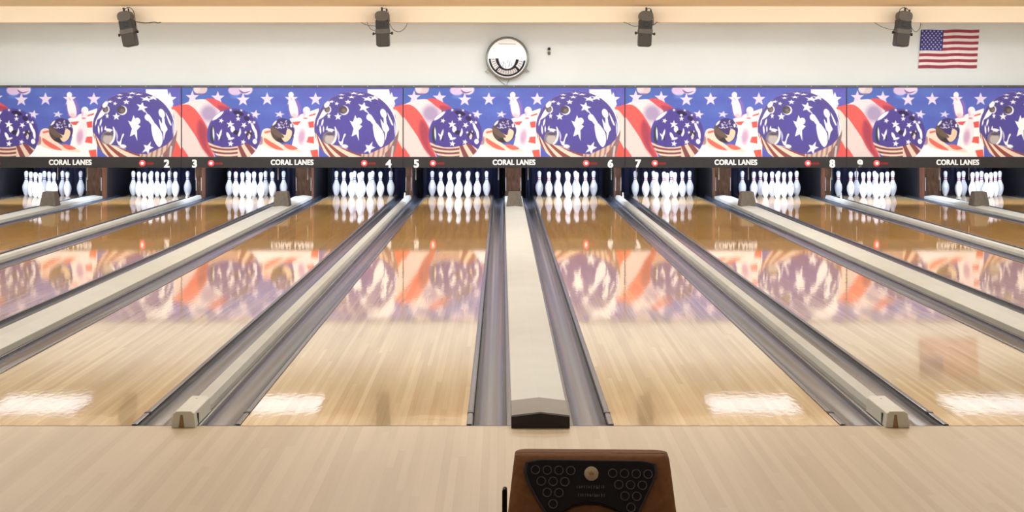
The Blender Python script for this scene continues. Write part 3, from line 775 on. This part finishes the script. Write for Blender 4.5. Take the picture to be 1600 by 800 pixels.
# ------------------------------------------------------------------ flag on the back wall
def flag():
    p = Paint(92, 60, 277, 181, (236, 226, 224))
    for k in range(13):
        if k % 2 == 0: p.poly([(-2, k*60/13), (94, k*60/13), (94, (k+1)*60/13), (-2, (k+1)*60/13)], (158, 66, 84), 1, .5)
    p.poly([(-2, -2), (36, -2), (36, 60*7/13), (-2, 60*7/13)], (62, 60, 128), 1, .5)
    for r in range(9):
        n = 6 if r % 2 == 0 else 5
        for k in range(n):
            x = (3+6*k) if n == 6 else (6+6*k)
            p.star(x, 2.2+r*3.45, 1.75, (226, 222, 240), 0)
    r = empty('wall_flag', (0, 16.9, 0))
    W, H = 91.5*24.53/2560, 60*24.53/2560
    o = p.mesh('flag_cloth', W, H, M['print'], r, bulge=lambda X, Z: -.012-.006*np.sin(X*26+Z*6)-.003*np.sin(X*55))
    me = o.data; co = np.zeros(len(me.vertices)*3); me.vertices.foreach_get('co', co); co = co.reshape(-1, 3)
    co[:, 0] += co[:, 2]*.07; co[:, 2] += (co[:, 0]/W)*.006+.004*np.sin(co[:, 0]*14); me.vertices.foreach_set('co', co.ravel()); me.update()
    md = o.modifiers.new('thickness', 'SOLIDIFY'); md.thickness = .002; md.offset = 1
    o['label'] = 'thin fabric printed with thirteen stripes and a starred blue canton'
    pn = MB()
    for sx in (-1, 1): pn.lathe([(.006, -.0), (.006, -.024), (.001, -.026)], 10, (sx*(W/2-.015)+.02, 0, H/2-.012), 'y')
    pn.build('push_pins', M['steel'], r)
    r.location = ((1482.5-784.5)*24.53/2560-.178, 16.899, 1.5045+(161-76.5)*24.53/2560)
    tag(r, 'small red white and blue flag pinned flat to the white back wall', 'flag')
flag()

# ------------------------------------------------------------------ round wall sign
def sign():
    R = .312; r = empty('round_wall_sign', ((792.5-784.5)*24.5/2560-.178, 16.9, 1.5045+(161-91)*24.5/2560))
    MB().lathe([(R*.9, 0), (R, -.01), (R*1.03, -.05), (R*1.04, -.1), (R*1.03, -.135), (R*.97, -.145), (R*.93, -.14), (R*.91, -.12)], 64, (0, 0, 0), 'y').build('rim', M['clockrim'], r, smooth=True)
    p = Paint(100, 100, 301, 301, (252, 253, 253))
    def arc(r0, r1, a0, a1, c, n=24):
        pts = [(50+r1*math.cos(math.radians(a0+(a1-a0)*k/n)), 50+r1*math.sin(math.radians(a0+(a1-a0)*k/n))) for k in range(n+1)]
        pts += [(50+r0*math.cos(math.radians(a1+(a0-a1)*k/n)), 50+r0*math.sin(math.radians(a1+(a0-a1)*k/n))) for k in range(n+1)]
        p.poly(pts, c)
    K = (34, 34, 44)
    arc(22.5, 47.5, 8, 178, K)
    arc(30, 42.5, 6, 43, (232, 232, 236)); arc(32, 42.5, 51, 129, (205, 203, 200)); arc(30, 42.5, 135, 182, (228, 228, 232))
    rng = random.Random(5)
    for a0, a1 in ((14, 42), (56, 124), (138, 174)):    # small letter-like strokes on the three labels
        n = int((a1-a0)/9)
        for k in range(n+1):
            a = math.radians(a0+(a1-a0)*k/max(n, 1)); c, s = math.cos(a), math.sin(a)
            p.line(50+31.5*c, 50+31.5*s, 50+40.5*c, 50+40.5*s, 1.5, (104, 100, 104), .8)
            b = a+math.radians(3.2); rr = rng.choice((32.5, 36, 40))
            p.line(50+rr*c, 50+rr*s, 50+rr*math.cos(b), 50+rr*math.sin(b), 1.5, (104, 100, 104), .8)
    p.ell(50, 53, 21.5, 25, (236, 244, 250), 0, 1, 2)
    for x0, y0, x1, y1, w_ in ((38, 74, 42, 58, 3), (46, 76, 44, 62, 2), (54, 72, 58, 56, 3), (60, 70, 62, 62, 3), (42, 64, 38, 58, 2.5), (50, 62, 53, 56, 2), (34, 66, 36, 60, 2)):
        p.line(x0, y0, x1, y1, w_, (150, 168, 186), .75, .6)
    p.line(28, 13.5, 72, 14.5, 2.0, (150, 152, 158), .8); p.line(12, 25, 22, 26.5, 1.6, (170, 172, 178), .8); p.line(58, 28, 70, 28.5, 1.4, (190, 192, 196), .8)  # grey reflections on the glossy face, painted into the dial's colour
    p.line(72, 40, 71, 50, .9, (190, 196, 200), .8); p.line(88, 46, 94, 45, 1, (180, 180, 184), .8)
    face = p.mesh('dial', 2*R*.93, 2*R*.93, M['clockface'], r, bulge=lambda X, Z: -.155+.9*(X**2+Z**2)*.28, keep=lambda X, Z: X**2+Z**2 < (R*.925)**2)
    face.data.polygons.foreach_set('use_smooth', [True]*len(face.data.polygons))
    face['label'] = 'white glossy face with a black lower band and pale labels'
    for s in (-1, 1):
        e = MB(); e.add([(s*R*.93, -.06, -.16), (s*R*1.08, -.06, -.2), (s*R*.9, -.06, -.22), (s*R*.93, -.02, -.16), (s*R*1.08, -.02, -.2), (s*R*.9, -.02, -.22)],
                            [(0,1,2),(3,5,4),(0,3,4,1),(1,4,5,2),(2,5,3,0)])
        e.build('lug', M['clockrim'], r)
    MB().tube([(-.22, -.03, -.2), (-.18, -.03, -.27), (-.1, -.03, -.35), (-.03, -.02, -.4)], .004, 6).tube([(.03, -.03, -.3), (.025, -.03, -.34), (.0, -.03, -.37), (-.005, -.02, -.41)], .004, 6).build('power_cord', M['cable'], r, smooth=True)
    tag(r, 'round white sign with grey rim and black lower band hung on the back wall', 'wall sign')
sign()
r = empty('wall_sensor', ((858-784.5)*24.5/2560-.178, 16.9, 1.5045+(161-80)*24.5/2560))
MB().rbox(0, 0, .06, .09, .02, -.012, 0).build('mounting_plate', M['whitebox'], r)
MB().lathe([(.016, 0), (.02, -.03), (.012, -.045)], 16, (0, -.01, -.02), 'y').box(-.016, .016, -.05, -.01, -.055, -.015).build('body', M['fix_grey'], r, smooth=True)
MB().lathe([(.001, -.06), (.018, -.052), (.024, -.035), (.022, -.01)], 16, (0, 0, .035), 'y').build('dome', M['black'], r, smooth=True)
tag(r, 'tiny black-topped grey sensor on the back wall, right of the round sign', 'sensor')

# ------------------------------------------------------------------ ball return hood in the foreground
def hood():
    r = empty('ball_return', (.052, -3.44, 0)); r.rotation_euler = (0, 0, math.radians(-2.0))
    # body: lofted rounded rectangles, the front leaning back, sides flaring downwards
    secs = [(0, .205, -.16, .40), (.3, .222, -.12, .40), (.46, .214, -.075, .36), (.565, .2025, -.022, .20), (.588, .1995, -.010, .13), (.596, .197, -.005, .10), (.600, .190, .003, .07)]
    mb = MB(); n = 6; rings = []
    for z, hx, y0, y1 in secs:
        rr = .035; ring = []
        for (sx, sy, a0) in ((1, 1, 0), (-1, 1, 90), (-1, -1, 180), (1, -1, 270)):
            for k in range(n+1):
                a = math.radians(a0+90*k/n)
                cx = sx*(hx-rr); cy = (y1-rr) if sy > 0 else (y0+rr)
                ring.append((cx+rr*math.cos(a), cy+rr*math.sin(a), z))
        rings.append(ring)
    m = len(rings[0]); vs = [q for g in rings for q in g]; fs = []
    for j in range(len(rings)-1):
        for k in range(m): fs.append((j*m+k, j*m+(k+1) % m, (j+1)*m+(k+1) % m, (j+1)*m+k))
    fs.append(tuple(range(m-1, -1, -1))); fs.append(tuple(range((len(rings)-1)*m, len(rings)*m)))
    mb.add(vs, fs); mb.build('hood_shell', M['hood'], r, smooth=True)
    # the sloping display: built flat, then laid on the face
    face = empty('display', (0, 0, 0)); face.parent = r
    ang = math.atan2(.063, .13)                              # lean of the face
    face.location = (-.002, -.018, .59); face.rotation_euler = (-ang, 0, 0)
    k = 1/610.0; cz = math.cos(ang)*.98
    def F(px, py): return ((px-923)*k, -((py-702)*k-.032)/cz*1.0)
    def outline(g):
        pts = [(823, 724), (845, 720.5), (1002, 721.5), (1021, 725), (1023, 737), (1016, 752), (1004, 774), (994, 792), (984, 798), (970, 795), (955, 786), (935, 780), (915, 779), (895, 783), (878, 792), (866, 797), (855, 795), (842, 777), (828, 755), (821, 738)]
        cx, cy = 922, 758
        return [F(cx+(x-cx)*g, cy+(y-cy)*g) for x, y in pts][::-1]
    d = MB(); d.prism_y(outline(1.03), -.006, .02); d.build('rim', M['panel_edge'], face, bevel=.003)
    d = MB(); d.prism_y(outline(.985), -.009, .012); d.build('faceplate', M['panel'], face, bevel=.002)
    def ring(px, py, i):
        x, z = F(px, py); q = MB()
        R_, t_ = .0118, .0024; vs = []; fs = []; nn = 28
        for a in range(nn):
            c, s = math.cos(2*math.pi*a/nn), math.sin(2*math.pi*a/nn)
            vs += [(x+(R_-t_)*c, -.0095, z+(R_-t_)*s), (x+(R_-t_/2)*c, -.0115, z+(R_-t_/2)*s), (x+R_*c, -.0095, z+R_*s)]
        for a in range(nn):
            b = (a+1) % nn
            fs += [(3*a, 3*b, 3*b+1, 3*a+1), (3*a+1, 3*b+1, 3*b+2, 3*a+2)]
        q.add(vs, fs).build('pin_indicator_ring', M['ring'], face, smooth=True)
    i = 0
    for x0, y0, sg in ((836.5, 735, 0), (956, 739, 1)):
        for row in range(4):
            for c in range(4-row):
                ring(x0+c*18.2+row*9.1, y0+row*15.4+(c*.3), i); i += 1
    x, z = F(923, 740)
    MB().lathe([(.018, 0), (.018, -.004), (.015, -.006), (.001, -.007)], 32, (x, -.009, z), 'y').build('emblem', M['gold'], face, smooth=True)
    c = MB()
    pts = [(-.008, .004), (-.005, -.004), (.005, -.004), (.008, .004), (.004, .0005), (0, .006), (-.004, .0005)]
    c.prism_y([(x+a, z+b) for a, b in pts][::-1], -.0172, -.0155); c.build('emblem_mark', M['orange'], face)
    # two worn lines of lettering, too faint to read
    rg = random.Random(4)
    for ly, x0, x1 in ((758, 901, 944), (769, 903, 943)):
        t = MB(); px = x0
        while px < x1:
            wv = rg.uniform(2.2, 3.4); hh = rg.choice((4.2, 4.6, 5.6)); xx, z_ = F(px, ly)
            a = k*wv*.35
            t.box(xx-a/2, xx+a/2, -.0105, -.009, z_-hh*k/2, z_+hh*k/2)
            if rg.random() < .7: t.box(xx, xx+wv*k*.7, -.0105, -.009, z_+(rg.choice((-1, 0, 1))*hh*.36-.4)*k, z_+(rg.choice((0,))+.4)*k)
            px += wv+.9
        t.build('faint_lettering', M['dimtext'], face)
    # ball outlet below, rack rails and a side lever (mostly below the frame)
    MB().rbox(0, .33, .28, .2, .08, -.135, -.11, n=8).build('ball_outlet', M['black'], r)
    rk = MB()
    for s in (-1, 1):
        rk.tube([(s*.13, -.1, .40), (s*.13, -.5, .38), (s*.13, -.95, .37), (s*.09, -1.02, .37), (0, -1.05, .37)], .014, 10)
        rk.tube([(s*.13, -.9, .37), (s*.13, -.92, .2), (s*.13, -.94, .0)], .014, 10)
    rk.build('rack_rail', M['steel'], r, smooth=True)
    MB().rbox(-.224, .40, .012, .225, .006, .0, .03).build('side_lever', M['panel'], r)
    tag(r, 'brown ball return hood with a dark pin-indicator panel standing on the approach', 'ball return')
hood()

# ------------------------------------------------------------------ room lighting, with added lamps for the header and back wall
def area(x, y, z, sx, sy, power, color, rx=0.0):
    l = bpy.data.lights.new('unseen_lamp', 'AREA'); l.shape = 'RECTANGLE'; l.size = sx; l.size_y = sy; l.energy = power; l.color = color
    o = bpy.data.objects.new('unseen_lamp', l); COL.objects.link(o); o.location = (x, y, z); o.rotation_euler = (rx, 0, 0)
    return o
warm = (1.0, 1.0, .98)
for y, e in ((-6.0, 20), (-2.8, 26), (1.2, 62), (5.0, 80), (8.5, 110), (10.6, 175)):
    for x in (-5.4, 0, 5.4):
        area(x, y, 2.74, 4.6, .35, e, warm, math.radians(28) if y > 10 else 0)  # last row added and tilted to brighten the header face
for x in (-5.4, 0, 5.4): area(x, 13.95, 2.7, 5.2, .3, 102, (.86, .93, 1.0), math.radians(12))  # unseen lamps added behind the header to wash the back wall
wd = bpy.data.worlds.new('world'); S.world = wd; wd.use_nodes = True
wd.node_tree.nodes['Background'].inputs[0].default_value = (.9, .88, .84, 1); wd.node_tree.nodes['Background'].inputs[1].default_value = .3

S.view_settings.view_transform = 'Standard'; S.view_settings.look = 'None'; S.view_settings.exposure = 0.0; S.view_settings.gamma = 1.0
try: S.view_settings.use_curve_mapping = False
except Exception: pass
